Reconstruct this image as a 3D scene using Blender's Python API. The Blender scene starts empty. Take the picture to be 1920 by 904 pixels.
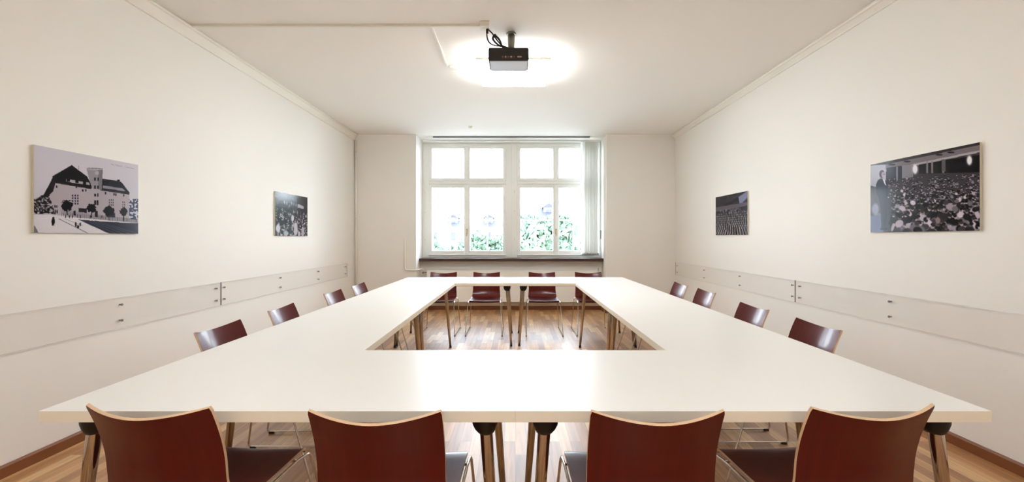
import bpy, math, random
import numpy as np
from mathutils import Vector, Matrix

C = bpy.context.scene.collection
PI = math.pi
EYE = 1.26

# ------------------------------------------------------------------ materials
def lin(c):
    return tuple((x/12.92 if x <= .04045 else ((x+.055)/1.055)**2.4) for x in [v/255 for v in c])

def new_mat(name):
    m = bpy.data.materials.new(name); m.use_nodes = True
    nt = m.node_tree; nt.nodes.clear()
    out = nt.nodes.new('ShaderNodeOutputMaterial')
    return m, nt, out

def N(nt, t, **kw):
    n = nt.nodes.new(t)
    for k, v in kw.items():
        setattr(n, k, v)
    return n

def pbr(name, rgb, rough=.5, metal=0., coat=0., coat_rough=.05, bump=None, vary=None, spec=.5, ior=1.45):
    """principled material; bump=(scale,strength); vary=(scale,amount) soft noise variation of the colour"""
    m, nt, out = new_mat(name)
    p = N(nt, 'ShaderNodeBsdfPrincipled')
    p.inputs['Base Color'].default_value = (*lin(rgb), 1)
    p.inputs['Roughness'].default_value = rough
    p.inputs['Metallic'].default_value = metal
    p.inputs['Coat Weight'].default_value = coat
    p.inputs['Coat Roughness'].default_value = coat_rough
    p.inputs['Specular IOR Level'].default_value = spec
    p.inputs['IOR'].default_value = ior
    tc = N(nt, 'ShaderNodeTexCoord')
    if vary:
        nz = N(nt, 'ShaderNodeTexNoise'); nz.inputs['Scale'].default_value = vary[0]; nz.inputs['Detail'].default_value = 4
        nt.links.new(tc.outputs['Object'], nz.inputs['Vector'])
        hs = N(nt, 'ShaderNodeHueSaturation')
        mr = N(nt, 'ShaderNodeMapRange'); mr.inputs['To Min'].default_value = 1-vary[1]; mr.inputs['To Max'].default_value = 1+vary[1]
        nt.links.new(nz.outputs['Fac'], mr.inputs['Value'])
        nt.links.new(mr.outputs['Result'], hs.inputs['Value'])
        hs.inputs['Color'].default_value = (*lin(rgb), 1)
        nt.links.new(hs.outputs['Color'], p.inputs['Base Color'])
    if bump:
        nb = N(nt, 'ShaderNodeTexNoise'); nb.inputs['Scale'].default_value = bump[0]; nb.inputs['Detail'].default_value = 3
        nt.links.new(tc.outputs['Object'], nb.inputs['Vector'])
        b = N(nt, 'ShaderNodeBump'); b.inputs['Strength'].default_value = bump[1]; b.inputs['Distance'].default_value = .002
        nt.links.new(nb.outputs['Fac'], b.inputs['Height']); nt.links.new(b.outputs['Normal'], p.inputs['Normal'])
    nt.links.new(p.outputs['BSDF'], out.inputs['Surface'])
    return m

def emit(name, rgb, s):
    m, nt, out = new_mat(name)
    e = N(nt, 'ShaderNodeEmission'); e.inputs['Color'].default_value = (*rgb, 1); e.inputs['Strength'].default_value = s
    nt.links.new(e.outputs[0], out.inputs['Surface'])
    return m

def clear(name, tint=(1, 1, 1), ior=1.45, gloss=1.0, rough=.0):
    m, nt, out = new_mat(name)
    t = N(nt, 'ShaderNodeBsdfTransparent'); t.inputs['Color'].default_value = (*tint, 1)
    g = N(nt, 'ShaderNodeBsdfGlossy'); g.inputs['Roughness'].default_value = rough
    f = N(nt, 'ShaderNodeFresnel'); f.inputs['IOR'].default_value = ior
    mu = N(nt, 'ShaderNodeMath', operation='MULTIPLY'); mu.inputs[1].default_value = gloss
    mx = N(nt, 'ShaderNodeMixShader')
    nt.links.new(f.outputs[0], mu.inputs[0]); nt.links.new(mu.outputs[0], mx.inputs[0])
    nt.links.new(t.outputs[0], mx.inputs[1]); nt.links.new(g.outputs[0], mx.inputs[2])
    nt.links.new(mx.outputs[0], out.inputs['Surface'])
    return m

def floor_mat():
    m, nt, out = new_mat('parquet')
    tc = N(nt, 'ShaderNodeTexCoord')
    sp = N(nt, 'ShaderNodeSeparateXYZ'); nt.links.new(tc.outputs['Object'], sp.inputs[0])
    cb = N(nt, 'ShaderNodeCombineXYZ')
    nt.links.new(sp.outputs['Y'], cb.inputs['X']); nt.links.new(sp.outputs['X'], cb.inputs['Y'])
    br = N(nt, 'ShaderNodeTexBrick')
    br.inputs['Color1'].default_value = (0, 0, 0, 1); br.inputs['Color2'].default_value = (1, 1, 1, 1); br.inputs['Mortar'].default_value = (.5, .5, .5, 1)
    br.inputs['Scale'].default_value = 1.0
    br.inputs['Mortar Size'].default_value = .0006
    br.inputs['Brick Width'].default_value = .46; br.inputs['Row Height'].default_value = .068
    br.offset = .37; br.offset_frequency = 2; br.squash = 1.0
    nt.links.new(cb.outputs[0], br.inputs['Vector'])
    rm = N(nt, 'ShaderNodeValToRGB')
    e = rm.color_ramp.elements
    e[0].position = 0; e[0].color = (*lin((150, 100, 58)), 1)
    e[1].position = 1; e[1].color = (*lin((222, 182, 126)), 1)
    k = e.new(.35); k.color = (*lin((178, 126, 76)), 1)
    k = e.new(.7); k.color = (*lin((202, 152, 98)), 1)
    nt.links.new(br.outputs['Color'], rm.inputs[0])
    mp = N(nt, 'ShaderNodeMapping'); mp.inputs['Scale'].default_value = (1.6, 26, 1)
    nt.links.new(cb.outputs[0], mp.inputs['Vector'])
    # offset the grain from stave to stave
    ad = N(nt, 'ShaderNodeVectorMath', operation='ADD'); sc = N(nt, 'ShaderNodeVectorMath', operation='SCALE'); sc.inputs['Scale'].default_value = 17
    nt.links.new(br.outputs['Color'], sc.inputs[0]); nt.links.new(mp.outputs[0], ad.inputs[0]); nt.links.new(sc.outputs[0], ad.inputs[1])
    nz = N(nt, 'ShaderNodeTexNoise'); nz.inputs['Scale'].default_value = 1.5; nz.inputs['Detail'].default_value = 6; nz.inputs['Distortion'].default_value = .6
    nt.links.new(ad.outputs[0], nz.inputs['Vector'])
    mr = N(nt, 'ShaderNodeMapRange'); mr.inputs['From Min'].default_value = .3; mr.inputs['From Max'].default_value = .7
    mr.inputs['To Min'].default_value = .74; mr.inputs['To Max'].default_value = 1.16
    nt.links.new(nz.outputs['Fac'], mr.inputs['Value'])
    hs = N(nt, 'ShaderNodeHueSaturation'); nt.links.new(rm.outputs[0], hs.inputs['Color']); nt.links.new(mr.outputs[0], hs.inputs['Value'])
    dk = N(nt, 'ShaderNodeMix', data_type='RGBA'); dk.inputs['B'].default_value = (*lin((70, 40, 22)), 1)
    nt.links.new(br.outputs['Fac'], dk.inputs['Factor']); nt.links.new(hs.outputs[0], dk.inputs['A'])
    p = N(nt, 'ShaderNodeBsdfPrincipled'); p.inputs['Roughness'].default_value = .42
    p.inputs['Coat Weight'].default_value = .6; p.inputs['Coat Roughness'].default_value = .33
    nt.links.new(dk.outputs['Result'], p.inputs['Base Color'])
    b = N(nt, 'ShaderNodeBump'); b.inputs['Strength'].default_value = .08; b.inputs['Distance'].default_value = .001
    nt.links.new(nz.outputs['Fac'], b.inputs['Height']); nt.links.new(b.outputs[0], p.inputs['Normal'])
    nt.links.new(p.outputs[0], out.inputs['Surface'])
    return m

def veneer_mat(name, rgb, rgb2, rough):
    m, nt, out = new_mat(name)
    tc = N(nt, 'ShaderNodeTexCoord')
    mp = N(nt, 'ShaderNodeMapping'); mp.inputs['Scale'].default_value = (60, 3, 3)
    nt.links.new(tc.outputs['Object'], mp.inputs[0])
    nz = N(nt, 'ShaderNodeTexNoise'); nz.inputs['Scale'].default_value = 1; nz.inputs['Detail'].default_value = 5
    nt.links.new(mp.outputs[0], nz.inputs['Vector'])
    r = N(nt, 'ShaderNodeValToRGB'); e = r.color_ramp.elements
    e[0].position = .3; e[0].color = (*lin(rgb), 1); e[1].position = .7; e[1].color = (*lin(rgb2), 1)
    nt.links.new(nz.outputs['Fac'], r.inputs[0])
    p = N(nt, 'ShaderNodeBsdfPrincipled'); p.inputs['Roughness'].default_value = rough
    p.inputs['Coat Weight'].default_value = .22; p.inputs['Coat Roughness'].default_value = .14; p.inputs['Specular IOR Level'].default_value = .25
    nt.links.new(r.outputs[0], p.inputs['Base Color'])
    nt.links.new(p.outputs[0], out.inputs['Surface'])
    return m

def print_mat():
    m, nt, out = new_mat('printed_photo')
    a = N(nt, 'ShaderNodeAttribute'); a.attribute_name = 'print'
    p = N(nt, 'ShaderNodeBsdfPrincipled'); p.inputs['Roughness'].default_value = .13; p.inputs['Specular IOR Level'].default_value = .15
    p.inputs['Coat Weight'].default_value = .0; p.inputs['Coat Roughness'].default_value = .2
    nt.links.new(a.outputs['Color'], p.inputs['Base Color']); nt.links.new(p.outputs[0], out.inputs['Surface'])
    return m

def blind_mat():
    m, nt, out = new_mat('blind_fabric')
    d = N(nt, 'ShaderNodeBsdfDiffuse'); d.inputs['Color'].default_value = (.80, .81, .78, 1)
    t = N(nt, 'ShaderNodeBsdfTranslucent'); t.inputs['Color'].default_value = (.86, .85, .82, 1)
    x = N(nt, 'ShaderNodeMixShader'); x.inputs[0].default_value = .5
    nt.links.new(d.outputs[0], x.inputs[1]); nt.links.new(t.outputs[0], x.inputs[2]); nt.links.new(x.outputs[0], out.inputs['Surface'])
    return m

WALL = pbr('wall_paint', (243, 240, 234), .75, bump=(160, .05), vary=(.6, .008))
CEIL = pbr('ceiling_paint', (246, 243, 238), .8, bump=(120, .04))
TRIMP = pbr('trim_paint', (240, 235, 224), .5)
TABLE = pbr('white_laminate', (243, 242, 238), .30, bump=(400, .02), spec=.5)
TEDGE = pbr('cream_edge_band', (244, 236, 218), .45)
CHROME = pbr('chrome', (205, 198, 190), .12, metal=1)
TUBE = pbr('polished_tube', (188, 176, 164), .14, metal=1)
BLACK = pbr('black_plastic', (26, 25, 24), .45)
VENEER = veneer_mat('red_stained_veneer', (80, 12, 7), (93, 18, 12), .36)
PLY = pbr('plywood_edge', (228, 196, 160), .6, vary=(90, .08))
FLOOR = floor_mat()
SKIRT = pbr('skirting_wood', (128, 76, 42), .4, vary=(9, .12))
SILL = pbr('dark_sill', (72, 50, 46), .35)
WFRAME = pbr('window_paint', (246, 246, 241), .4)
OUTF = pbr('outer_window_paint', (240, 240, 238), .5)
GLASS = clear('window_glass', (.97, .985, .98), 1.35, .6)
ACRYL = clear('clear_acrylic', (.994, .991, .988), 1.45, .045, .05)
ACRED = pbr('acrylic_edge', (120, 112, 106), .3)
STEEL = pbr('brushed_steel', (150, 146, 140), .3, metal=1)
RAD = pbr('radiator_enamel', (250, 247, 240), .4)
PRINT = print_mat()
PEDGE = pbr('board_edge', (222, 218, 192), .5)
BLIND = blind_mat()
WEIGHT = pbr('blind_weight', (168, 172, 168), .6)
TRACK = pbr('grey_track', (140, 144, 144), .5)
PROJ = pbr('projector_case', (34, 31, 30), .38)
PROJB = pbr('projector_base_glare', (205, 212, 228), .35)  # pale blue stands in for lamp glare on the projector underside
CABLE = pbr('black_cable', (22, 20, 20), .5)
WPLAST = pbr('white_plastic', (238, 234, 224), .4)
POLE = pbr('grey_pole', (150, 148, 132), .4, metal=.6)
LAMPG = emit('lamp_glass', (.96, .985, 1.0), 6.7)
TUBEG = emit('fluorescent_glow', (.96, .985, 1.0), 16.0)
LEAF = pbr('leaf_green', (92, 112, 92), .6, vary=(3, .22))
LEAF2 = pbr('leaf_dark_green', (86, 104, 86), .6, vary=(3, .22))
BARK = pbr('bark', (120, 104, 88), .8, bump=(30, .4))
GRASS = pbr('grass', (164, 165, 158), .9, vary=(1.5, .2), bump=(30, .4))
FACADE = pbr('pale_plaster', (226, 220, 214), .8)
ROOFT = pbr('slate_roof', (50, 48, 61), .7, vary=(4, .1))
DARKW = pbr('dark_pane', (44, 46, 56), .2)

# ------------------------------------------------------------------ mesh collector
class MB:
    def __init__(s): s.v = []; s.f = []; s.m = []; s.sm = []
    def face(s, idx, mi=0, sm=False): s.f.append(tuple(idx)); s.m.append(mi); s.sm.append(sm)
    def box(s, x0, x1, y0, y1, z0, z1, mi=0):
        b = len(s.v)
        s.v += [(x, y, z) for z in (z0, z1) for y in (y0, y1) for x in (x0, x1)]
        for q in ((0, 2, 3, 1), (4, 5, 7, 6), (0, 1, 5, 4), (2, 6, 7, 3), (0, 4, 6, 2), (1, 3, 7, 5)):
            s.face([b+i for i in q], mi)
        return s
    def quad(s, pts, mi=0):
        b = len(s.v); s.v += [tuple(p) for p in pts]; s.face(range(b, b+len(pts)), mi); return s
    def prism(s, prof, axis, a0, a1, mi=0):
        """closed profile (list of 2-D points) extruded along axis 'x','y','z'"""
        def P(p, a): return {'x': (a, p[0], p[1]), 'y': (p[0], a, p[1]), 'z': (p[0], p[1], a)}[axis]
        b = len(s.v); n = len(prof)
        s.v += [P(p, a0) for p in prof] + [P(p, a1) for p in prof]
        for i in range(n):
            j = (i+1) % n; s.face((b+i, b+j, b+n+j, b+n+i), mi)
        s.face([b+i for i in range(n)][::-1], mi); s.face([b+n+i for i in range(n)], mi)
        return s
    def tube(s, pts, r, n=10, mi=0, closed=False):
        pts = [Vector(p) for p in pts]; rs = r if isinstance(r, (list, tuple)) else [r]*len(pts)
        b = len(s.v); k = len(pts); up = None
        for i, p in enumerate(pts):
            if closed: d = (pts[(i+1) % k]-pts[i-1])
            elif i == 0: d = pts[1]-pts[0]
            elif i == k-1: d = pts[-1]-pts[-2]
            else: d = (pts[i+1]-p).normalized()+(p-pts[i-1]).normalized()
            d.normalize()
            if up is None:
                a = Vector((0, 0, 1)) if abs(d.z) < .9 else Vector((1, 0, 0)); up = (a-d*a.dot(d)).normalized()
            else: up = (up-d*up.dot(d)).normalized()
            w = d.cross(up)
            for j in range(n):
                t = 2*PI*j/n; q = p+(up*math.cos(t)+w*math.sin(t))*rs[i]; s.v.append(tuple(q))
        for i in range(k if closed else k-1):
            i2 = (i+1) % k
            for j in range(n):
                j2 = (j+1) % n
                s.face((b+i*n+j, b+i*n+j2, b+i2*n+j2, b+i2*n+j), mi, True)
        if not closed:
            s.face([b+j for j in range(n)][::-1], mi); s.face([b+(k-1)*n+j for j in range(n)], mi)
        return s
    def lathe(s, c, prof, n=20, mi=0):
        return s.tube([(c[0], c[1], z) for r, z in prof], [r for r, z in prof], n, mi)
    def ball(s, c, r, n=10, mi=0):
        return s.tube([(c[0], c[1], c[2]-r*math.cos(PI*i/n)*.999) for i in range(n+1)], [max(1e-4, r*math.sin(PI*i/n)) for i in range(n+1)], n*2, mi)
    def build(s, name, mats, parent=None, bevel=None, loc=None):
        me = bpy.data.meshes.new(name); me.from_pydata(s.v, [], s.f); 
        for m in (mats if isinstance(mats, (list, tuple)) else [mats]): me.materials.append(m)
        me.polygons.foreach_set('material_index', s.m); me.polygons.foreach_set('use_smooth', s.sm)
        me.update()
        o = bpy.data.objects.new(name, me); C.objects.link(o)
        if parent: o.parent = parent
        if loc: o.location = loc
        if bevel:
            b = o.modifiers.new('bevel', 'BEVEL'); b.width = bevel; b.segments = 2; b.limit_method = 'ANGLE'
        return o

def fillet(pts, r, n=6):
    pts = [Vector(p) for p in pts]; out = [pts[0]]
    for a, b, c in zip(pts, pts[1:], pts[2:]):
        u = (a-b); v = (c-b); rr = min(r, u.length*.45, v.length*.45)
        p0 = b+u.normalized()*rr; p1 = b+v.normalized()*rr
        for i in range(n+1):
            t = i/n; out.append(p0*(1-t)**2+b*2*t*(1-t)+p1*t*t)
    out.append(pts[-1]); return out

def catmull(P, per=6):
    P = [Vector(p) for p in P]; Q = [P[0]*2-P[1]]+P+[P[-1]*2-P[-2]]; out = []
    for i in range(1, len(Q)-2):
        for k in range(per):
            t = k/per; a, b, c, d = Q[i-1:i+3]
            out.append(.5*((2*b)+(c-a)*t+(2*a-5*b+4*c-d)*t*t+(3*b-a-3*c+d)*t**3))
    out.append(P[-1]); return out

def thing(name, label, cat, loc=(0, 0, 0), rotz=0, group=None):
    o = bpy.data.objects.new(name, None); C.objects.link(o); o.empty_display_size = .1
    o.location = loc; o.rotation_euler = (0, 0, rotz)
    return tag(o, label, cat, group)
def tag(o, label, cat, group=None):
    o['label'] = label; o['category'] = cat
    if group: o['group'] = group
    return o
def struct(o, label=None):
    o['kind'] = 'structure'
    if label: o['label'] = label
    return o
def dup(root, loc, rotz, label, group=None):
    r = root.copy(); C.objects.link(r); r.location = loc; r.rotation_euler = (0, 0, rotz); r['label'] = label
    if group: r['group'] = group
    for ch in list(root.children):
        c = ch.copy(); C.objects.link(c); c.parent = r
        for g in list(ch.children):
            d = g.copy(); C.objects.link(d); d.parent = c
    return r

# ------------------------------------------------------------------ room
XL, XR = -2.70, 2.69
YB, YF = 7.48, -2.7          # far wall, wall behind the camera
H = 3.01
NL, NR = -1.668, 1.532       # window niche
YP = 7.86                    # parapet face under the sill
YW = 8.02                    # window plane
T = .25
struct(MB().box(XL-T, XR+T, YF-T, 8.5, -.2, 0).build('floor', FLOOR))
struct(MB().box(XL-T, XR+T, YF-T, 8.5, H, H+.2).build('ceiling', CEIL))
struct(MB().box(XL-T, XL, YF-T, 8.5, 0, H).build('wall_left', WALL))
struct(MB().box(XR, XR+T, YF-T, 8.5, 0, H).build('wall_right', WALL))
struct(MB().box(XL, XR, YF-T, YF, 0, H).build('wall_near', WALL))
w = MB(); w.box(XL, NL, YB, 8.5, 0, H); w.box(NR, XR, YB, 8.5, 0, H); w.box(NL, NR, YP, 8.5, 0, .86)
w.box(NL, NR, YW+.02, 8.5, 2.965, H)
struct(w.build('wall_far', WALL, bevel=.004))
for nm, x, s in (('baseboard_left', XL, 1), ('baseboard_right', XR, -1)):
    struct(MB().prism([(x, 0), (x+s*.016, 0), (x+s*.016, .055), (x+s*.010, .065), (x, .065)], 'y', YF, YB).build(nm, SKIRT))
bb = MB()
for x0, x1, y in ((XL+.016, NL, YB), (NR, XR-.016, YB), (NL+.016, NR-.016, YP)):
    bb.prism([(y, 0), (y-.016, 0), (y-.016, .055), (y-.010, .065), (y, .065)], 'x', x0, x1)
bb.box(NL, NL+.016, YB, YP, 0, .065); bb.box(NR-.016, NR, YB, YP, 0, .065)
struct(bb.build('baseboard_far', SKIRT))
# cornice mouldings along both side walls
for nm, x, s, t in (('trim_1', XL, 1, .105), ('trim_2', XR, -1, .075)):
    pr = [(x, H), (x, H-t), (x+s*.012, H-t), (x+s*.016, H-t+.012), (x+s*.040, H-.036), (x+s*.052, H-.03), (x+s*.056, H-.018), (x+s*.050, H-.008), (x+s*.044, H-.006), (x+s*.044, H)]
    struct(MB().prism(pr, 'y', YF, YB-.001).build(nm, TRIMP))
# window sill
sl = struct(MB().box(NL+.002, NR-.002, 7.70, YW, .860, .912).build('window_sill', SILL, bevel=.004), 'dark brown window sill board below both windows')

# ------------------------------------------------------------------ windows
def window(name, x0, x1, ga, gb, label):
    """x0..x1 outer frame; ga, gb: glass spans of the two casements"""
    zt0, zt1, zl0, zl1 = 2.341, 2.870, 1.040, 2.169
    root = bpy.data.objects.new(name, None); C.objects.link(root); struct(root, label)
    f = MB(); y0, y1 = YW-.02, YW+.06
    f.box(x0, ga[0]-.055, y0, y1, .912, 2.965); f.box(gb[1]+.055, x1, y0, y1, .912, 2.965)
    f.box(ga[0]-.055, gb[1]+.055, y0, y1, .912, zl0-.075); f.box(ga[0]-.055, gb[1]+.055, y0, y1, zt1+.045, 2.965)
    f.box(ga[0]-.055, gb[1]+.055, y0, y1, zl1+.05, zt0-.05)
    f.box(ga[0]-.055, gb[1]+.055, y0-.022, y0, zl1+.066, zl1+.09)      # moulding on the transom
    f.box(ga[0]-.06, gb[1]+.06, y0-.03, y0, zl0-.085, zl0-.068)        # drip moulding below
    f.build('window_frame', WFRAME, root, bevel=.004)
    mid = (ga[1]+gb[0])/2
    for (a, b, side) in ((ga[0], ga[1], 0), (gb[0], gb[1], 1)):
        for z0, z1, bot, top in ((zl0, zl1, .075, .05), (zt0, zt1, .05, .045)):
            l = a-.055 if side == 0 else mid+.002; r = mid-.002 if side == 0 else b+.055
            s = MB(); ys, ye = YW-.035, YW+.015
            s.box(l, a, ys, ye, z0-bot, z1+top); s.box(b, r, ys, ye, z0-bot, z1+top)
            s.box(a, b, ys, ye, z0-bot, z0); s.box(a, b, ys, ye, z1, z1+top)
            sash = s.build('sash', WFRAME, root, bevel=.005)
            MB().box(a-.003, b+.003, YW-.012, YW-.008, z0-.003, z1+.003).build('pane', GLASS, sash)
    mb = MB()                                                          # cover strip between the casements
    mb.box(mid-.02, mid+.02, YW-.05, YW-.035, zl0-.07, zl1+.045); mb.box(mid-.02, mid+.02, YW-.05, YW-.035, zt0-.045, zt1+.04)
    mb.build('cover_strip', WFRAME, root, bevel=.004)
    h = MB(); h.box(mid-.012, mid+.012, YW-.058, YW-.048, 1.33, 1.43); h.tube([(mid, YW-.05, 1.40), (mid, YW-.08, 1.40), (mid, YW-.085, 1.30)], .007)
    h.build('window_handle', pbr('brass_handle', (190, 170, 120), .3, metal=.8), root)
    for hx in (x0+.055 if ga[0]-x0 > .1 else ga[0]-.05, gb[1]+.05):
        for hz in (1.25, 1.74, 2.10):
            MB().tube([(hx, YW-.042, hz-.025), (hx, YW-.042, hz+.025)], .007).build('hinge', WFRAME, root)
    # outer casements of the box window, with their thin glazing bars
    o = MB(); y0, y1 = YW+.20, YW+.24
    for a, b in (ga, gb):
        c = (a+b)/2
        for z0, z1 in ((zl0, zl1), (zt0, zt1)):
            o.box(a-.09, a-.02, y0, y1, z0-.06, z1+.06); o.box(b+.02, b+.09, y0, y1, z0-.06, z1+.06)
            o.box(a-.02, b+.02, y0, y1, z0-.06, z0-.02); o.box(a-.02, b+.02, y0, y1, z1+.02, z1+.06)
            o.box(c-.011, c+.011, y0, y1, z0-.02, z1+.02)
        for zb in (1.60,):
            o.box(a-.02, c-.011, y0, y1, zb-.011, zb+.011); o.box(c+.011, b+.02, y0, y1, zb-.011, zb+.011)
    o.build('outer_casement', OUTF, root)
    return root
window('window_1', NL, -.064, (-1.495, -.918), (-.813, -.220), 'left double casement window with white frame')
window('window_2', -.064, NR, (.092, .679), (.785, 1.368), 'right double casement window with white frame')
# outer wall around the box window

# blinds
bl = thing('vertical_blind', 'white vertical slat blind drawn open to the right side of the window', 'blind', (0, 0, 0))
b = MB(); b.box(-1.60, 1.47, 7.71, 7.75, 2.935, 2.972); b.build('head_rail', WFRAME, bl, bevel=.003)
b = MB(); b.box(-1.41, 1.28, 7.615, 7.65, 2.985, H); b.build('ceiling_track', TRACK, bl)
ang = math.radians(38)
for i in range(9):
    cx = 1.185+i*.031; s = MB(); n = 6; hw = .055
    a = ang+math.radians((i*37 % 11)-5)
    pts = []
    for k in range(n+1):
        t = -1+2*k/n; d = .006*(1-t*t)
        pts.append((cx+math.cos(a)*hw*t-math.sin(a)*d, 7.745+math.sin(a)*hw*t+math.cos(a)*d))
    base = 0
    for (z) in (.985, 2.935):
        for p in pts: s.v.append((p[0], p[1], z))
    for k in range(n): s.face((k, k+1, n+1+k+1, n+1+k), 0, True)
    o = s.build('slat', BLIND, bl)
    q = MB(); q.tube([(pts[0][0], pts[0][1], .975), (pts[-1][0], pts[-1][1], .975)], .004, 6)
    q.box(cx-.02, cx+.02, 7.742, 7.748, .965, 1.005)
    q.build('slat_weight', WEIGHT, o)
c = MB(); c.tube([(1.478, 7.70, 2.95), (1.480, 7.70, 1.40)], .0025, 6); c.tube([(1.480, 7.70, 1.40), (1.480, 7.70, 1.25)], [.011, .009], 10)
c.build('pull_cord', WEIGHT, bl)

# radiator, pipes
rd = thing('radiator', 'flat cream panel radiator under the dark window sill', 'radiator', (-.05, 7.73, 0))
r = MB(); r.box(-1.49, 1.487, 0, .02, .15, .70)
r.build('front_panel', RAD, rd, bevel=.006)
r = MB(); r.box(-1.47, 1.467, .034, .052, .17, .69); r.build('rear_panel', RAD, rd, bevel=.005)
r = MB()
for i in range(60):
    x = -1.46+i*.0495; r.box(x, x+.003, .02, .034, .18, .69)
r.build('convector_fins', RAD, rd)
for x in (-1.2, 0, 1.2):
    for z in (.25, .58): MB().box(x-.015, x+.015, .052, .128, z, z+.03).build('bracket', RAD, rd)
r = MB(); r.tube([(-1.49, .03, .665), (-1.53, .03, .665), (-1.545, .03, .665)], .013); r.tube([(-1.545, .03, .665), (-1.545, -.035, .665)], .02, 12)
r.build('thermostat_valve', STEEL, rd)
r = MB(); r.tube([(1.487, .03, .69), (1.50, .03, .69), (1.50, .03, .74)], .006); r.build('bleed_valve', STEEL, rd)
p = MB(); p.tube(fillet([(-1.85, 7.479, 1.25), (-1.85, 7.455, 1.25), (-1.85, 7.455, .728), (-1.64, 7.455, .728), (-1.64, 7.76, .728), (-1.595, 7.76, .70)], .05), .012, 12)
tag(p.build('heating_pipe', TRIMP), 'cream heating pipe bending from wall into radiator valve', 'pipe')
p = MB(); p.tube([(XL+.035, YB-.03, 0), (XL+.035, YB-.03, H-.10)], .016, 14)
for z in (.5, 1.6, 2.7): p.tube([(XL+.035, YB-.03, z), (XL+.035, YB-.03, z+.02)], .02, 14)
tag(p.build('riser_pipe', TRIMP), 'cream vertical pipe in the far left corner of the room', 'pipe')

# ------------------------------------------------------------------ acrylic wall guards
def guard(side, y0, y1, screws, label):
    x = XL if side < 0 else XR; s = -side      # s points into the room
    root = thing('wall_guard', label, 'wall panel', (x, 0, 0), 0, 'clear acrylic guards along the walls')
    g = MB(); z0, z1 = .650, .858
    xa, xb = s*.012, s*.017
    b = len(g.v)
    g.box(min(xa, xb), max(xa, xb), y0, y1, z0, z1)
    for i in (0, 1, 2, 3): g.m[i] = 1           # thin edges get the darker grey edge material
    g.build('acrylic_sheet', [ACRYL, ACRED], root)
    for y in screws:
        for z in (z0+.05, z1-.05):
            k = MB(); k.tube([(0, y, z), (s*.012, y, z)], .005, 8); k.tube([(s*.017, y, z), (s*.021, y, z)], [.009, .0075], 12)
            k.build('screw', STEEL, root)
guard(-1, .98, 4.055, (1.03, 2.03, 3.035, 4.00), 'near clear acrylic guard strip screwed to the left wall')
guard(-1, 4.065, 7.10, (4.11, 5.10, 6.08, 7.05), 'far clear acrylic guard strip screwed to the left wall')
guard(1, .98, 4.245, (1.05, 2.10, 3.18, 4.19), 'near clear acrylic guard strip screwed to the right wall')
guard(1, 4.255, 7.42, (4.30, 5.31, 6.31, 7.36), 'far clear acrylic guard strip screwed to the right wall')

# ------------------------------------------------------------------ pictures
rng = np.random.default_rng(7)
def vnoise(x, y, seed):
    xi = np.floor(x).astype(int); yi = np.floor(y).astype(int); fx = x-xi; fy = y-yi
    fx = fx*fx*(3-2*fx); fy = fy*fy*(3-2*fy)
    def h(a, b):
        v = np.sin(a*127.1+b*311.7+seed*74.7)*43758.5453; return v-np.floor(v)
    return (h(xi, yi)*(1-fx)+h(xi+1, yi)*fx)*(1-fy)+(h(xi, yi+1)*(1-fx)+h(xi+1, yi+1)*fx)*fy
class Draw:
    def __init__(s, W, Hh, X, Y):
        s.X, s.Y = X, Y; s.im = np.zeros((Hh, W, 3))
    def put(s, mask, col, a=1.0):
        mask = np.clip(mask*a, 0, 1)[..., None]; s.im = s.im*(1-mask)+np.array(col)/255.*mask
    def poly(s, pts, col, a=1.0):
        ins = np.zeros(s.X.shape, bool); n = len(pts)
        for i in range(n):
            x0, y0 = pts[i]; x1, y1 = pts[(i+1) % n]
            if y0 == y1: continue
            c = ((s.Y > y0) != (s.Y > y1)) & (s.X < (x1-x0)*(s.Y-y0)/(y1-y0)+x0); ins ^= c
        s.put(ins.astype(float), col, a)
    def ell(s, cx, cy, rx, ry, col, a=1.0, soft=.25, rot=0):
        dx, dy = s.X-cx, s.Y-cy; c, n = math.cos(rot), math.sin(rot)
        d = np.sqrt(((dx*c+dy*n)/rx)**2+((-dx*n+dy*c)/ry)**2); s.put(np.clip((1-d)/soft, 0, 1), col, a)
    def line(s, x0, y0, x1, y1, w, col, a=1.0):
        L = math.hypot(x1-x0, y1-y0); nx, ny = -(y1-y0)/L*w/2, (x1-x0)/L*w/2
        s.poly([(x0+nx, y0+ny), (x1+nx, y1+ny), (x1-nx, y1-ny), (x0-nx, y0-ny)], col, a)
    def blobtree(s, cx, cy, r, col):
        m = vnoise(s.X/9, s.Y/9, 3); d = np.hypot(s.X-cx, s.Y-cy)/r; s.put((d < .75+.45*m).astype(float), col)
def canvas(corners, W, Hh):
    """corners: picture's left edge x, right edge x, then top/bottom y there; returns sampling grids that undo the oblique view"""
    xl, xr, tl, tr, bl_, br_, vp = corners
    u = (np.arange(W)+.5)/W; v = (np.arange(Hh)+.5)/Hh
    iv = 1/(vp-xl)+u*(1/(vp-xr)-1/(vp-xl)); x = vp-1/iv
    k = (x-xl)/(xr-xl); top = tl+(tr-tl)*k; bot = bl_+(br_-bl_)*k
    X = np.repeat(x[None, :], Hh, 0); Y = top[None, :]+v[:, None]*(bot-top)[None, :]
    return Draw(W, Hh, X, Y)

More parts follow.
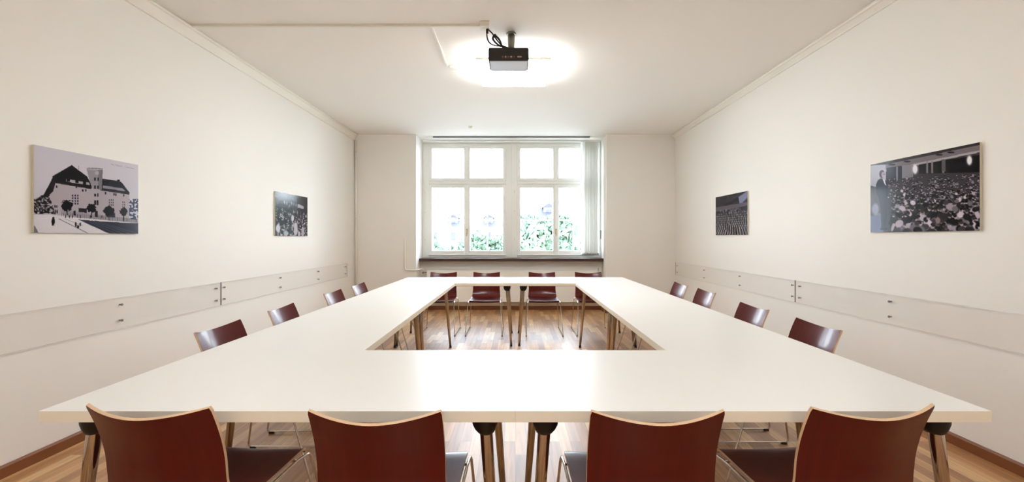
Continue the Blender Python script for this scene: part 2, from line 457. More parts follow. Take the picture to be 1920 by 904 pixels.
def art_building(W, Hh):
    d = canvas((85, 925, 90, 235, 805, 812, (966-40)*4.304), W, Hh)
    d.im[:] = np.array([222, 218, 226])/255.
    d.put(np.clip((d.Y-350)/400, 0, 1), (206, 204, 214), .6)
    d.poly([(85, 655), (925, 700), (925, 830), (85, 830)], (228, 224, 228))                       # street
    d.poly([(85, 545), (150, 500), (240, 520), (260, 655), (85, 640)], (120, 112, 120))
    m = vnoise(d.X/11, d.Y/9, 1); zone = ((d.X < 265) & (d.Y > 500+np.maximum(0, 150-d.X)*.5) & (d.Y < 655)).astype(float)
    d.put(zone*(m > .52), (50, 44, 52)); d.put(zone*(m < .28), (196, 190, 196))
    d.poly([(205, 480), (250, 400), (262, 392), (548, 436), (632, 448), (852, 480), (852, 700), (640, 690), (440, 682), (262, 655), (230, 560)], (196, 188, 194))  # facade
    d.poly([(150, 520), (215, 400), (240, 345), (262, 392), (240, 470), (200, 510)], (56, 52, 58))
    d.poly([(232, 346), (300, 305), (390, 250), (440, 288), (512, 340), (540, 392), (552, 432), (540, 442), (262, 398)], (48, 46, 52))      # great roof
    d.line(262, 396, 548, 440, 11, (62, 56, 62))
    d.poly([(345, 366), (530, 392), (534, 412), (345, 388)], (186, 180, 186))
    for x, y in ((362, 379), (432, 388), (492, 398)): d.poly([(x-13, y-11), (x+13, y-9), (x+13, y+9), (x-13, y+7)], (40, 36, 42))
    d.poly([(636, 358), (760, 374), (786, 378), (856, 470), (848, 486), (622, 452)], (58, 56, 66))
    d.poly([(640, 412), (800, 436), (822, 458), (640, 434)], (170, 166, 176))
    d.line(622, 450, 852, 480, 10, (60, 56, 66)); d.ell(766, 370, 14, 10, (50, 46, 54))
    d.line(446, 255, 446, 290, 5, (120, 112, 120))
    d.poly([(508, 276), (640, 282), (630, 450), (556, 442), (528, 360)], (174, 170, 176))           # round tower
    d.poly([(600, 280), (640, 282), (630, 450), (604, 446)], (150, 146, 154))
    d.ell(574, 278, 66, 13, (196, 192, 198)); d.line(510, 272, 640, 276, 4, (120, 114, 122))
    d.ell(592, 312, 20, 18, (196, 192, 198))
    for x, y, a, b in ((576, 362, 6, 14), (602, 362, 6, 14), (576, 428, 6, 14), (600, 428, 6, 12), (577, 493, 8, 11), (599, 493, 6, 14), (577, 556, 8, 20), (597, 556, 8, 20)):
        d.poly([(x-a, y-b), (x+a, y-b), (x+a, y+b), (x-a, y+b)], (52, 46, 56))
    for x0, y0, nx, ny, sx, sy in ((392, 492, 3, 4, 20, 22), (688, 526, 3, 3, 15, 20), (797, 542, 2, 3, 13, 20)):
        for i in range(nx):
            for j in range(ny): d.poly([(x0+i*sx, y0+j*sy), (x0+i*sx+sx*.6, y0+j*sy), (x0+i*sx+sx*.6, y0+j*sy+sy*.7), (x0+i*sx, y0+j*sy+sy*.7)], (84, 78, 90))
    for x, y in ((478, 457), (502, 457), (428, 430), (662, 476), (730, 485), (745, 487), (808, 492), (268, 430), (270, 590), (256, 590)):
        d.poly([(x-6, y-10), (x+6, y-10), (x+6, y+10), (x-6, y+10)], (66, 60, 70))
    d.poly([(308, 618), (925, 690), (925, 722), (560, 690), (308, 655)], (178, 172, 180))           # garden wall and fence
    for x in range(310, 925, 14): d.line(x, 640+(x-310)*.075, x, 672+(x-310)*.075, 3.5, (110, 104, 114))
    d.poly([(404, 624), (420, 624), (420, 662), (404, 660)], (44, 40, 46)); d.poly([(446, 600), (510, 606), (510, 640), (446, 634)], (60, 55, 62))
    d.poly([(575, 620), (600, 622), (600, 676), (575, 672)], (60, 55, 64))
    d.poly([(668, 630), (738, 636), (738, 678), (668, 672)], (78, 76, 92))
    for x, y, r in ((352, 582, 46), (548, 600, 38), (690, 622, 44), (806, 628, 33)):
        d.line(x, y, x, y+78, 8, (40, 36, 42)); d.blobtree(x, y, r, (42, 40, 48))
    d.poly([(440, 694), (620, 708), (925, 724), (925, 815), (700, 812), (540, 742)], (66, 70, 88))   # embankment
    for k in range(5): d.line(470+k*26, 700, 690+k*60, 812, 3, (128, 130, 146), .7)
    d.line(285, 690, 525, 810, 5, (110, 104, 112)); d.line(330, 690, 480, 745, 3, (150, 144, 152))
    d.ell(242, 684, 10, 11, (40, 34, 38)); d.ell(241, 712, 16, 30, (40, 34, 38)); d.line(234, 720, 234, 748, 8, (40, 34, 38)); d.line(247, 720, 247, 748, 7, (40, 34, 38))
    d.ell(422, 735, 9, 22, (56, 50, 56)); d.ell(440, 755, 12, 16, (70, 62, 70)); d.ell(458, 735, 8, 18, (90, 82, 90))
    for x in (110, 135, 205, 258, 272): d.ell(x, 632, 6, 20, (52, 44, 50))
    for x in (340, 372, 395, 460, 540, 632): d.ell(x, 672, 5, 16, (70, 64, 72))
    m = vnoise(d.X/12, d.Y/12, 5); d.put(((d.X > 850) & (d.Y > 520) & (d.Y < 692) & (m > .4)).astype(float), (84, 96, 128))
    for x0, x1 in ((705, 732), (742, 798), (815, 888)):                                              # faded handwriting, top right
        xx = x0
        while xx < x1: d.line(xx, 232+(xx-705)*.17, xx+5, 243+(xx-705)*.17, 2.5, (168, 164, 176)); xx += 7
    d.poly([(85, 740), (100, 760), (125, 806), (85, 812)], (150, 144, 150))
    return d.im
def art_hall(W, Hh):
    x0 = (966-1610)*4.519
    d = canvas((118, 1045, 262, 72, 838, 826, x0), W, Hh)
    d.im[:] = np.array([62, 56, 62])/255.
    top = lambda x: 262-(x-118)*.205
    u = (d.X-118)/927
    v = (d.Y-(262-(d.X-118)*.205))
    d.put((v < 120).astype(float), (150, 142, 146)); d.put((v < 26).astype(float), (84, 76, 80))
    d.put(((v > 70) & (v < 88)).astype(float), (196, 190, 194)); d.put(((v > 88)).astype(float), (92, 86, 92))
    for x in (300, 430, 700, 800): d.ell(x, 262-(x-118)*.205+38, 34, 9, (70, 62, 66))
    d.poly([(118, 270), (250, 262), (250, 470), (118, 440)], (196, 194, 204))
    d.poly([(255, 290), (385, 272), (385, 400), (255, 420)], (70, 68, 82)); d.poly([(338, 280), (350, 280), (350, 400), (338, 400)], (170, 168, 182))
    d.poly([(385, 272), (480, 262), (480, 370), (385, 380)], (160, 156, 164))
    d.poly([(530, 262), (1045, 180), (1045, 330), (530, 340)], (42, 36, 42))
    for x in (600, 640, 735): d.poly([(x-8, 235), (x+8, 232), (x+8, 335), (x-8, 335)], (170, 162, 166), .9)
    d.poly([(722, 222), (752, 218), (752, 320), (722, 320)], (130, 122, 128))
    for x, y, r in ((497, 302, 26), (956, 228, 26)):
        d.ell(x, y, r*1.7, r*2.4, (200, 196, 204), .7, 1.0); d.ell(x, y, r, r*1.9, (250, 248, 250), 1, .4)
    R = random.Random(4)
    for k in range(950):                                                                             # rows of seated people, growing towards the viewer
        t = (k/950)**.8
        y = 345+t*430+R.uniform(-14, 14); x = R.uniform(270 if t < .5 else 300, 1055)
        if y < 395-(x-118)*.09: continue
        r = 7+19*t*t+R.uniform(0, 4)
        g = R.choice((34, 44, 60, 78, 110, 150, 190, 215))
        if R.random() < .5: d.ell(x, y+r*1.4, r*1.5, r*1.2, (g*.9, g*.85, g*.92), .9, .5, R.uniform(-.5, .5))
        f = R.choice((150, 175, 200, 215)); d.ell(x, y, r*.62, r*.8, (f, f*.96, f), .95, .5)
        d.ell(x, y-r*.5, r*.75, r*.5, (36, 30, 36), .9, .5)
    big = [(720, 740, 62, 62, 40), (700, 640, 44, 36, 36), (880, 620, 66, 50, 60), (570, 520, 24, 30, 190), (600, 690, 56, 60, 30), (400, 730, 60, 44, 36), (940, 740, 56, 60, 150), (830, 730, 40, 60, 40),
           (470, 680, 36, 50, 34), (350, 620, 40, 24, 180), (430, 640, 34, 36, 205), (520, 760, 46, 32, 215), (640, 800, 60, 30, 44), (1000, 640, 50, 26, 210), (1025, 690, 24, 50, 220), (560, 620, 50, 26, 60),
           (740, 700, 26, 30, 150), (790, 620, 40, 36, 190), (860, 720, 26, 60, 165), (770, 800, 54, 26, 190), (960, 810, 60, 20, 150), (310, 790, 16, 46, 200), (600, 790, 22, 34, 215), (440, 780, 30, 22, 200), (170, 700, 44, 30, 130)]
    for i, (x, y, a, b_, g) in enumerate(big): d.ell(x, y, a, b_, (g, g*.95, g*1.0), .95, .3, (i*1.3 % 1.2)-.6)
    d.ell(722, 715, 48, 46, (84, 70, 70), 1, .2); d.ell(690, 735, 24, 34, (160, 146, 146), 1, .3); d.ell(735, 700, 46, 32, (70, 58, 60), 1, .3)
    d.poly([(118, 700), (200, 690), (230, 838), (118, 842)], (120, 126, 160)); d.ell(160, 640, 36, 60, (170, 172, 196), .8, .4)
    for k in range(120):                                                                              # nearer people: shoulders, face, hair
        t = (k/120)**1.2; y = 470+t*330+R.uniform(-18, 18); x = R.uniform(300, 1050); r = 11+20*t+R.uniform(-3, 3); a = R.uniform(-.5, .5)
        g = R.choice((26, 34, 44, 60, 90, 140, 205, 225))
        d.ell(x+R.uniform(-4, 4), y+r*1.7, r*1.45, r*1.2, (g, g*.95, g), 1, .25, a)
        f = R.choice((120, 160, 190, 205)); d.ell(x, y, r*.6, r*.8, (f, f*.94, f*.95), 1, .25, a)
        d.ell(x+R.choice((-.25, .25, 0))*r, y-r*.4, r*.72, r*.58, R.choice(((28, 24, 30), (46, 38, 42), (90, 78, 78))), 1, .25, a)
    d.ell(722, 715, 50, 46, (84, 70, 70), 1, .2); d.ell(690, 735, 24, 34, (160, 146, 146), 1, .3); d.ell(735, 700, 46, 32, (70, 58, 60), 1, .3)
    # standing man with a dark suit
    S = (48, 52, 78)
    d.poly([(180, 395), (205, 378), (240, 385), (262, 420), (268, 470), (262, 540), (258, 700), (246, 800), (212, 800), (204, 620), (186, 540), (168, 500), (166, 430)], S)
    d.ell(216, 342, 24, 36, (40, 38, 50), 1, .2); d.ell(226, 348, 17, 30, (190, 176, 184), 1, .25); d.line(222, 343, 244, 343, 4, (60, 54, 66)); d.poly([(222, 384), (240, 388), (252, 440), (240, 430)], (226, 224, 234))
    d.line(252, 440, 256, 520, 7, (30, 32, 52)); d.ell(232, 806, 34, 12, (40, 42, 62))
    return d.im
def art_people(W, Hh, seed, bright):
    R = random.Random(seed); y, x = np.mgrid[0:Hh, 0:W]; d = Draw(W, Hh, x/W*100, y/Hh*100)
    n = vnoise(d.X/6, d.Y/5, seed); d.im[:] = np.array([44, 42, 50])/255.; d.put((n > .6).astype(float), (84, 80, 90), .7)
    if seed == 11:
        d.poly([(0, 0), (100, 0), (100, 34), (0, 40)], (52, 48, 56)); d.put(((d.Y < 40) & (n > .55)).astype(float), (70, 66, 76))
        d.poly([(66, 20), (86, 24), (86, 31), (66, 29)], (190, 184, 190))
        for x_ in range(26, 62, 7): d.ell(x_, 14+R.random()*16, 2, 5, (150, 148, 162))
        for k in range(150):
            t = k/150; px, py = R.uniform(2, 98), 36+62*t; r = 2+4*t
            g = R.choice((30, 40, 60, 120, 170, 205)); d.ell(px, py+r*1.8, r*1.0, r*2.2, (g, g*.96, g), .9, .4)
            f = R.choice((150, 190, 215)); d.ell(px, py, r*.55, r*.8, (f, f*.97, f), .95, .4); d.ell(px, py-r*.5, r*.6, r*.45, (32, 28, 34), .9, .4)
        d.ell(8, 82, 7, 11, (215, 213, 224), 1, .3); d.ell(60, 82, 7, 20, (205, 198, 204), 1, .3); d.ell(83, 88, 6, 16, (190, 184, 190), 1, .3); d.ell(50, 56, 5, 9, (214, 208, 212), 1, .3); d.ell(30, 92, 9, 7, (190, 190, 206), 1, .4)
    else:
        d.poly([(0, 12), (60, 5), (100, 0), (100, 22), (60, 24), (0, 34)], (70, 66, 82)); d.poly([(30, 22), (74, 10), (74, 18), (30, 30)], (46, 42, 56))
        d.poly([(74, 10), (100, 0), (100, 14), (78, 30)], (150, 152, 178)); d.poly([(0, 26), (100, 25), (100, 33), (0, 38)], (120, 112, 122))
        for k in range(26): d.ell(R.uniform(15, 80), R.uniform(36, 46), 1.6, 4, (150, 146, 158), .8, .5)
        for r_ in range(11):
            t = r_/10; yy = 44+50*t; step = 3.4+4.6*t
            for j in range(int(110/step)):
                px = j*step+R.uniform(-.6, .6)+(r_ % 2)*step/2; r = 1.2+1.7*t
                d.ell(px, yy+r*2.6, r*1.1, r*2.4, (34, 31, 40), .95, .4); d.ell(px, yy+r*1.6, r*.4, r*1.9, (222, 218, 226), .95, .5); d.ell(px, yy-r*.5, r*.55, r*.9, (150, 142, 150), .9, .5)
    return d.im
def picture(side, y0, y1, z0, z1, art, W, Hh, label):
    """art is drawn left to right as the viewer in the room sees it"""
    x = XL if side < 0 else XR; s = -side
    root = thing('wall_picture', label, 'picture', (x, (y0+y1)/2, z0), 0, 'frameless photo prints on the side walls')
    hw = (y1-y0)/2; hh = z1-z0
    b = MB(); xa, xb = sorted((s*.002, s*.014)); b.box(xa, xb, -hw, hw, 0, hh); b.build('backing_board', PEDGE, root)
    im = art(W, Hh)
    im = im.clip(0, 1)**1.4*.96; l = np.where(im <= .04045, im/12.92, ((im+.055)/1.055)**2.4)
    # vertex grid W x Hh
    u = np.linspace(0, 1, W); v = np.linspace(0, 1, Hh)
    ys = (-hw+u*2*hw) if side < 0 else (hw-u*2*hw)
    co = np.zeros((Hh, W, 3)); co[..., 0] = s*.0155; co[..., 1] = ys[None, :]; co[..., 2] = (hh*(1-v))[:, None]
    idx = np.arange(W*Hh).reshape(Hh, W)
    a, b_, c, d = idx[:-1, :-1], idx[:-1, 1:], idx[1:, 1:], idx[1:, :-1]
    f = np.stack([a, d, c, b_], -1).reshape(-1, 4)
    me = bpy.data.meshes.new('photo_print'); me.vertices.add(W*Hh); me.vertices.foreach_set('co', co.ravel())
    me.loops.add(f.size); me.loops.foreach_set('vertex_index', f.ravel()); me.polygons.add(len(f)); me.polygons.foreach_set('loop_start', np.arange(0, f.size, 4))
    me.update(calc_edges=True); me.validate()
    at = me.color_attributes.new('print', 'FLOAT_COLOR', 'POINT'); col = np.ones((Hh*W, 4)); col[:, :3] = l.reshape(-1, 3); at.data.foreach_set('color', col.ravel())
    me.materials.append(PRINT); o = bpy.data.objects.new('photo_print', me); C.objects.link(o); o.parent = root
K = 834.
def wl(px, X): return abs(X)*K/abs(px-966)
picture(-1, wl(58.5, XL), wl(255, XL), 1.292, 1.783, art_building, 300, 200, 'black and white print of an old building with a round tower, on the left wall')
picture(-1, wl(513.3, XL), wl(574.3, XL), 1.289, 1.787, lambda w_, h_: art_people(w_, h_, 11, 0), 130, 90, 'dark print of a dense crowd on the left wall, nearer the window')
picture(1, wl(1842, XR), wl(1636, XR), 1.304, 1.814, art_hall, 300, 200, 'black and white print of a man standing before a seated crowd on the right wall')
picture(1, wl(1404, XR), wl(1344, XR), 1.301, 1.806, lambda w_, h_: art_people(w_, h_, 23, 0), 130, 90, 'dark print of rows of people in a hall on the right wall, nearer the window')

# ------------------------------------------------------------------ tables
TH = .034; TZ = .740
def table(x0, x1, y0, y1, label):
    cx, cy = (x0+x1)/2, (y0+y1)/2; hx, hy = (x1-x0)/2-.0004, (y1-y0)/2-.0004
    t = thing('conference_table', label, 'table', (cx, cy, 0), 0, 'white tables pushed together in a square ring')
    m = MB(); m.box(-hx, hx, -hy, hy, TZ-TH, TZ)
    for i in (0, 2, 3, 4, 5): m.m[i] = 1
    m.build('tabletop', [TABLE, TEDGE], t, bevel=.0008)
    for sx in (-1, 1):
        for sy in (-1, 1):
            tx, ty = sx*(hx-.092), sy*(hy-.082); bx, by = tx+sx*.045, ty+sy*.045
            z0 = TZ-TH-.062
            top = Vector((tx, ty, z0)); bot = Vector((bx, by, .012))
            l = MB(); l.tube([top+(top-bot)*.03, top, bot], [.0205, .0205, .0125], 24)
            leg = l.build('leg', TUBE, t)
            b = MB(); n = 24
            b.tube([(tx-sx*.004, ty-sy*.004, TZ-TH), (tx-sx*.004, ty-sy*.004, TZ-TH-.012), (tx-sx*.003, ty-sy*.003, TZ-TH-.036), (tx-sx*.001, ty-sy*.001, TZ-TH-.052), (tx, ty, TZ-TH-.063), (tx, ty, TZ-TH-.067)], [.044, .0435, .041, .034, .026, .020], n)
            b.build('bracket', BLACK, leg)
            f = MB(); f.tube([bot+(top-bot)*.018, bot, (bx, by, 0)], [.0135, .0145, .0145], 16); f.build('foot', BLACK, leg)
    for sy in (-1, 1):                           # folding frame rails under the top, set well inside
        u = MB(); u.box(-hx+.12, hx-.12, sy*hy*.45-.012, sy*hy*.45+.012, TZ-TH-.024, TZ-TH)
        u.build('frame_rail', BLACK, t)
    return t
TX = 1.435; YN0, YN1, YF0, YF1 = 1.338, 2.068, 5.165, 5.950; XI = .700
ys = (YN1+YF0)/2
table(-TX, 0, YN0, YN1, 'near left white table, its long edge facing the viewer')
table(0, TX, YN0, YN1, 'near right white table, its long edge facing the viewer')
table(-TX, -XI, YN1, ys, 'nearer white table of the left arm of the ring')
table(-TX, -XI, ys, YF0, 'farther white table of the left arm of the ring')
table(XI, TX, YN1, ys, 'nearer white table of the right arm of the ring')
table(XI, TX, ys, YF0, 'farther white table of the right arm of the ring')
table(-TX, 0, YF0, YF1, 'far left white table in front of the window chairs')
table(0, TX, YF0, YF1, 'far right white table in front of the window chairs')

# ------------------------------------------------------------------ chairs
def make_chair():
    ch = thing('stacking_chair', 'x', 'chair', (0, 0, 0))
    P = catmull([(0, .785), (.024, .731), (.045, .674), (.060, .613), (.066, .560), (.072, .520), (.088, .484), (.125, .456), (.175, .446), (.25, .443), (.35, .446), (.43, .449), (.47, .444), (.498, .424)], 5)
    n = len(P); m = 20; th = .0095
    Nn = []
    for i in range(n):
        d = P[min(n-1, i+1)]-P[max(0, i-1)]; d.normalize(); Nn.append(Vector((-d.y, d.x)) if False else Vector((d.y, -d.x)))
    # outward normal = to the rear on the back, downwards on the seat
    arc = [0]
    for i in range(1, n): arc.append(arc[-1]+(P[i]-P[i-1]).length)
    def interp(x, xs, ys_): return float(np.interp(x, xs, ys_))
    L = arc[-1]
    front, rear = [], []
    for i in range(n):
        a = arc[i]
        sag = interp(a, [0, .2, .27, .34, .42, L], [.046, .044, .034, .016, .008, .006])
        w = interp(a, [0, .004, .012, .25, .36, L-.05, L-.02, L], [.184, .1865, .187, .187, .197, .203, .199, .188])
        nn = Nn[i]
        if nn.x > 0 and a < .25: nn = -nn
        fr, rr = [], []
        for j in range(m+1):
            t = -1+2*j/m; o = sag*(1-abs(t)**1.8)
            dip = -.004*(1-t*t)*max(0, 1-a/.2)
            q = P[i]+nn*o
            fr.append((t*w, q.x, q.y+dip)); q2 = P[i]+nn*(o+th); rr.append((t*w, q2.x, q2.y+dip))
        front.append(fr); rear.append(rr)
    k = next(i for i in range(n) if arc[i] > .285)
    def part(name, i0, i1):
        s = MB(); rows = i1-i0+1; W = m+1
        for i in range(i0, i1+1): s.v += front[i]
        for i in range(i0, i1+1): s.v += rear[i]
        off = rows*W
        for r in range(rows-1):
            for c in range(m):
                a = r*W+c
                s.face((a, a+W, a+W+1, a+1), 0, True); s.face((off+a, off+a+1, off+a+W+1, off+a+W), 0, True)
            s.face((r*W, off+r*W, off+(r+1)*W, (r+1)*W), 1); e = r*W+m
            s.face((e, e+W, off+e+W, off+e), 1)
        for c in range(m):
            s.face((c, c+1, off+c+1, off+c), 1); a = (rows-1)*W+c; s.face((a, off+a, off+a+1, a+1), 1)
        o = s.build(name, [VENEER, PLY], ch)
        me = o.data
        import bmesh
        bm = bmesh.new(); bm.from_mesh(me); bmesh.ops.recalc_face_normals(bm, faces=bm.faces)
        for e in bm.edges:
            if len({f.material_index for f in e.link_faces}) > 1: e.smooth = False
        bm.to_mesh(me); bm.free()
        return o
    part('backrest', 0, k); part('seat', k, n-1)
    R = .0055
    for s in (-1, 1):
        pts = fillet([(s*.17, .075, .425), (s*.209, .085, .425), (s*.235, .015, .012), (s*.235, .62, .012), (s*.211, .492, .418), (s*.209, .40, .428), (s*.209, .12, .428), (s*.17, .10, .428)], .028, 6)
        # one bent rod: rear leg, floor runner, front leg and the rail under the seat
        leg = MB().tube(pts, R, 10).build('sled_leg', CHROME, ch)
        for y in (.045, .575):
            g = MB(); g.box(s*.235-.008 if s > 0 else s*.235-.008, s*.235+.008, y-.017, y+.017, .0, .014); g.build('glide', BLACK, leg, bevel=.003)
    for y, z in ((.115, .428), (.40, .428)):
        MB().tube([(-.209, y, z), (.209, y, z)], R, 10).build('cross_bar', CHROME, ch)
    return ch
chair0 = make_chair()
first = [True]
def place(a, b, label, group, back=1):
    """a, b: plan positions of the two top corners of the back (left, right as the sitter would call them reversed); seat lies to the left of a->b turned by -90"""
    a, b = Vector(a), Vector(b); c = (a+b)/2; d = b-a; rz = math.atan2(d.y, d.x)
    if first[0]:
        first[0] = False; chair0.location = (c.x, c.y, 0); chair0.rotation_euler = (0, 0, rz); chair0['label'] = label; chair0['group'] = group
        return chair0
    return dup(chair0, (c.x, c.y, 0), rz, label, group)
G = 'red-brown plywood chairs around the tables'
place((-1.235, 1.284), (-.858, 1.262), 'leftmost red-brown plywood chair of the near row, back to the viewer', G)
place((-.575, 1.241), (-.205, 1.236), 'second red-brown plywood chair from left in the near row, back to the viewer', G)
place((.211, 1.236), (.581, 1.241), 'third red-brown plywood chair from left in the near row, back to the viewer', G)
place((.833, 1.258), (1.205, 1.284), 'rightmost red-brown plywood chair of the near row, back to the viewer', G)
# left side chairs face +x : local +y -> +x, so a->b runs towards -y
for (yc, xb, r, lab) in ((2.432, -1.617, .0, 'nearest red-brown plywood chair on the left side of the tables'), (3.105, -1.630, .01, 'second nearest red-brown plywood chair on the left side of the tables'),
                         (4.00, -1.640, .0, 'third nearest red-brown plywood chair on the left side of the tables'), (4.66, -1.645, .0, 'farthest red-brown plywood chair on the left side of the tables')):
    place((xb-r, yc+.19), (xb+r, yc-.19), lab, G)
for (yc, xb, r, lab) in ((2.49, 1.690, .0, 'nearest red-brown plywood chair on the right side of the tables'), (3.15, 1.688, .0, 'second nearest red-brown plywood chair on the right side of the tables'),
                         (4.075, 1.750, .0, 'third nearest red-brown plywood chair on the right side of the tables'), (4.70, 1.750, .0, 'farthest red-brown plywood chair on the right side of the tables')):
    place((xb-r, yc-.19), (xb+r, yc+.19), lab, G)
for xc, lab in ((-1.010, 'leftmost red-brown plywood chair of the far row below the window'), (-.403, 'second red-brown plywood chair from left in the far row below the window'), (.377, 'third red-brown plywood chair from left in the far row below the window'), (1.030, 'rightmost red-brown plywood chair of the far row below the window')):
    place((xc+.19, 6.29), (xc-.19, 6.29), lab, G)

# ------------------------------------------------------------------ ceiling lamps
def lamp(x, y, label):
    t = thing('ceiling_lamp', label, 'lamp', (x, y, H), 0, 'square glowing ceiling lamps')
    MB().box(-.22, .22, -.24, .24, -.035, 0).build('mounting_box', WPLAST, t, bevel=.004)
    MB().box(-.34, .34, -.365, .365, -.094, -.082).build('glass_diffuser', LAMPG, t)
    for a in (-1, 1): MB().tube([(a*.27, -.29, -.058), (a*.27, .29, -.058)], .013, 12).build('fluorescent_tube', TUBEG, t)
    r = MB()
    for a in (-1, 1): r.box(a*.345-.004, a*.345+.004, -.369, .369, -.098, -.078); r.box(-.341, .341, a*.369-.004, a*.369+.004, -.098, -.078)
    r.build('frame', WPLAST, t)
    for a in (-1, 1):
        for b_ in (-1, 1): MB().tube([(a*.19, b_*.21, -.035), (a*.19, b_*.21, -.082)], .006, 8).build('spacer', STEEL, t)
lamp(-.015, 4.475, 'square glowing glass lamp on the ceiling behind the projector')
lamp(-.015, -.40, 'square glowing glass lamp on the ceiling added behind the viewer as unseen fill light')  # unseen lamp, added to brighten the surfaces that face the camera

# ------------------------------------------------------------------ projector
pj = thing('projector', 'black projector hanging from the ceiling in front of the lamp', 'projector', (-.055, 3.67, 0))
zb, zt = EYE+1.470, EYE+1.580
b = MB(); b.box(-.168, .168, 0, .24, zb, zt); o = b.build('case', PROJ, pj); bv = o.modifiers.new('b', 'BEVEL'); bv.width = .016; bv.segments = 4
b = MB(); b.box(-.155, .155, .012, .23, zb-.006, zb+.004); b.build('base_plate', PROJB, pj, bevel=.004)
for i in range(9):
    pass
b = MB()
for i in range(9): b.box(-.13+i*.014, -.124+i*.014, -.002, .004, zb+.055, zb+.085)
b.build('vent', BLACK, pj)
for x0, x1, col in ((-.055, -.040, (150, 70, 60)), (-.03, -.018, (170, 170, 165)), (-.008, .004, (160, 80, 70)), (.014, .03, (170, 170, 170)), (.04, .052, (150, 70, 60)), (.072, .108, (190, 150, 130))):
    MB().box(x0, x1, -.003, .004, zb+.022, zb+.034).build('socket', pbr('socket', col, .5), pj)
b = MB(); b.tube([(-.09, .235, zb+.055), (-.09, .262, zb+.055)], [.03, .027], 20); b.build('lens', BLACK, pj)
mt = MB(); mt.lathe((.021, .13), [(.09, zt), (.088, zt+.008), (.07, zt+.018), (.045, zt+.026), (.033, zt+.03)], 24); mt.build('mount_dome', BLACK, pj)
mt = MB(); mt.lathe((.021, .13), [(.030, zt+.02), (.030, H-.014)], 20); mt.build('ceiling_pole', POLE, pj)
mt = MB(); mt.lathe((.021, .13), [(.042, H-.014), (.042, H)], 20); mt.build('pole_flange', POLE, pj)
# cables
k = MB()
k.tube(catmull([(-.229, 3.63, H-.045), (-.234, 3.68, 2.937), (-.219, 3.68, 2.887), (-.182, 3.68, 2.860), (-.107, 3.70, zt+.013), (-.07, 3.74, zt+.010)], 6), .0055, 8)
k.tube(catmull([(-.225, 3.63, H-.045), (-.215, 3.65, 2.968), (-.187, 3.68, 2.952), (-.165, 3.68, 2.920), (-.132, 3.68, 2.877), (-.107, 3.69, zt+.02), (-.06, 3.73, zt+.018)], 6), .0055, 8)
k.tube(catmull([(-.157, 3.672, 2.928), (-.169, 3.672, 2.941), (-.184, 3.672, 2.908), (-.157, 3.672, 2.871), (-.115, 3.69, zt+.013), (-.128, 3.672, 2.895), (-.157, 3.668, 2.928)], 6), .008, 8)
k.tube([(-.228, 3.63, H-.040), (-.229, 3.64, H-.075)], .010, 10)
tag(k.build('power_cable', CABLE), 'black cables looping from the ceiling socket down to projector', 'cable')
# trunking
o = MB().box(XL+.045, -.285, 3.63, 3.655, H-.020, H).build('cable_trunking', WPLAST, bevel=.002)
tag(o, 'long white cable trunking across the ceiling from the left wall to the socket', 'cable duct', 'white cable trunkings on the ceiling')
o = MB().box(-.70, -.68, 3.657, 4.50, H-.006, H).build('cable_trunking', WPLAST, bevel=.002)
tag(o, 'short thin cable trunking branching off along the ceiling beside the lamp', 'cable duct', 'white cable trunkings on the ceiling')
s = thing('ceiling_socket', 'white square power socket on the ceiling above projector cables', 'socket', (-.247, 3.62, H))
MB().box(-.038, .038, -.045, .045, -.040, 0).build('socket_box', WPLAST, s, bevel=.004)
MB().lathe((0, .01), [(.02, -.043), (.02, -.040)], 16).build('socket_face', WPLAST, s)
j = thing('junction_box', 'small white junction box on ceiling left of the lamp', 'junction box', (-.625, 4.53, H))
MB().box(-.04, .04, -.035, .035, -.028, 0).build('box', WPLAST, j, bevel=.008)
MB().tube(catmull([(.04, 0, -.012), (.12, -.01, -.022), (.20, -.01, -.030), (.28, 0, -.07)], 5), .004, 8).build('lamp_lead', WPLAST, j)
o = MB(); o.lathe((-.70, 6.95), [(.008, H-.034), (.02, H-.032), (.026, H-.02), (.030, H-.006), (.030, H)], 20)
tag(o.build('ceiling_sensor', WPLAST), 'tiny round white sensor on the ceiling before the window', 'sensor')

# ------------------------------------------------------------------ outside
GZ = -7.0
struct(MB().box(-70, 70, 9.0, 120, GZ-.3, GZ).build('ground', GRASS))
def tree(x, y, h, r, label, mat, seed):
    R = random.Random(seed)
    t = thing('leafy_tree', label, 'tree', (x, y, GZ), 0, 'green trees outside the window')
    tk = MB(); tk.tube([(0, 0, 0), (.1, 0, h*.35), (0, .1, h*.75)], [.28, .2, .09], 10)
    for k in range(6):
        a = k*1.1; tk.tube([(0, 0, h*(.35+.05*k)), (math.cos(a)*r*.6, math.sin(a)*r*.6, h*(.55+.05*k))], [.09, .03], 6)
    tk.build('trunk', BARK, t)
    l = MB()
    lobes = [(Vector((R.uniform(-.55, .55)*r, R.uniform(-.55, .55)*r, h*.72+R.uniform(-.30, .22)*h*.7)), r*R.uniform(.35, .6)) for _ in range(13)]
    for i in range(8500):
        c, rr = lobes[i % 13]
        v = Vector((R.gauss(0, 1), R.gauss(0, 1), R.gauss(0, 1))).normalized()*rr*R.uniform(.75, 1.03)
        p = c+v; a = Vector((R.gauss(0, 1), R.gauss(0, 1), R.gauss(0, .6))).normalized(); b_ = a.orthogonal().normalized(); q = a.cross(b_)
        b_ = (b_*math.cos(i)+q*math.sin(i)); s_ = R.uniform(.13, .24); w_ = a.cross(b_)*.5
        l.quad([p-b_*s_, p-w_*s_, p+b_*s_, p+w_*s_])
    l.build('crown', mat, t)
tree(1.5, 21, 10.0, 1.9, 'green tree seen low through the left pane of the right window', LEAF, 1)
tree(5.2, 23, 11.6, 2.1, 'tall green tree seen through the right window beside the blind', LEAF2, 2)
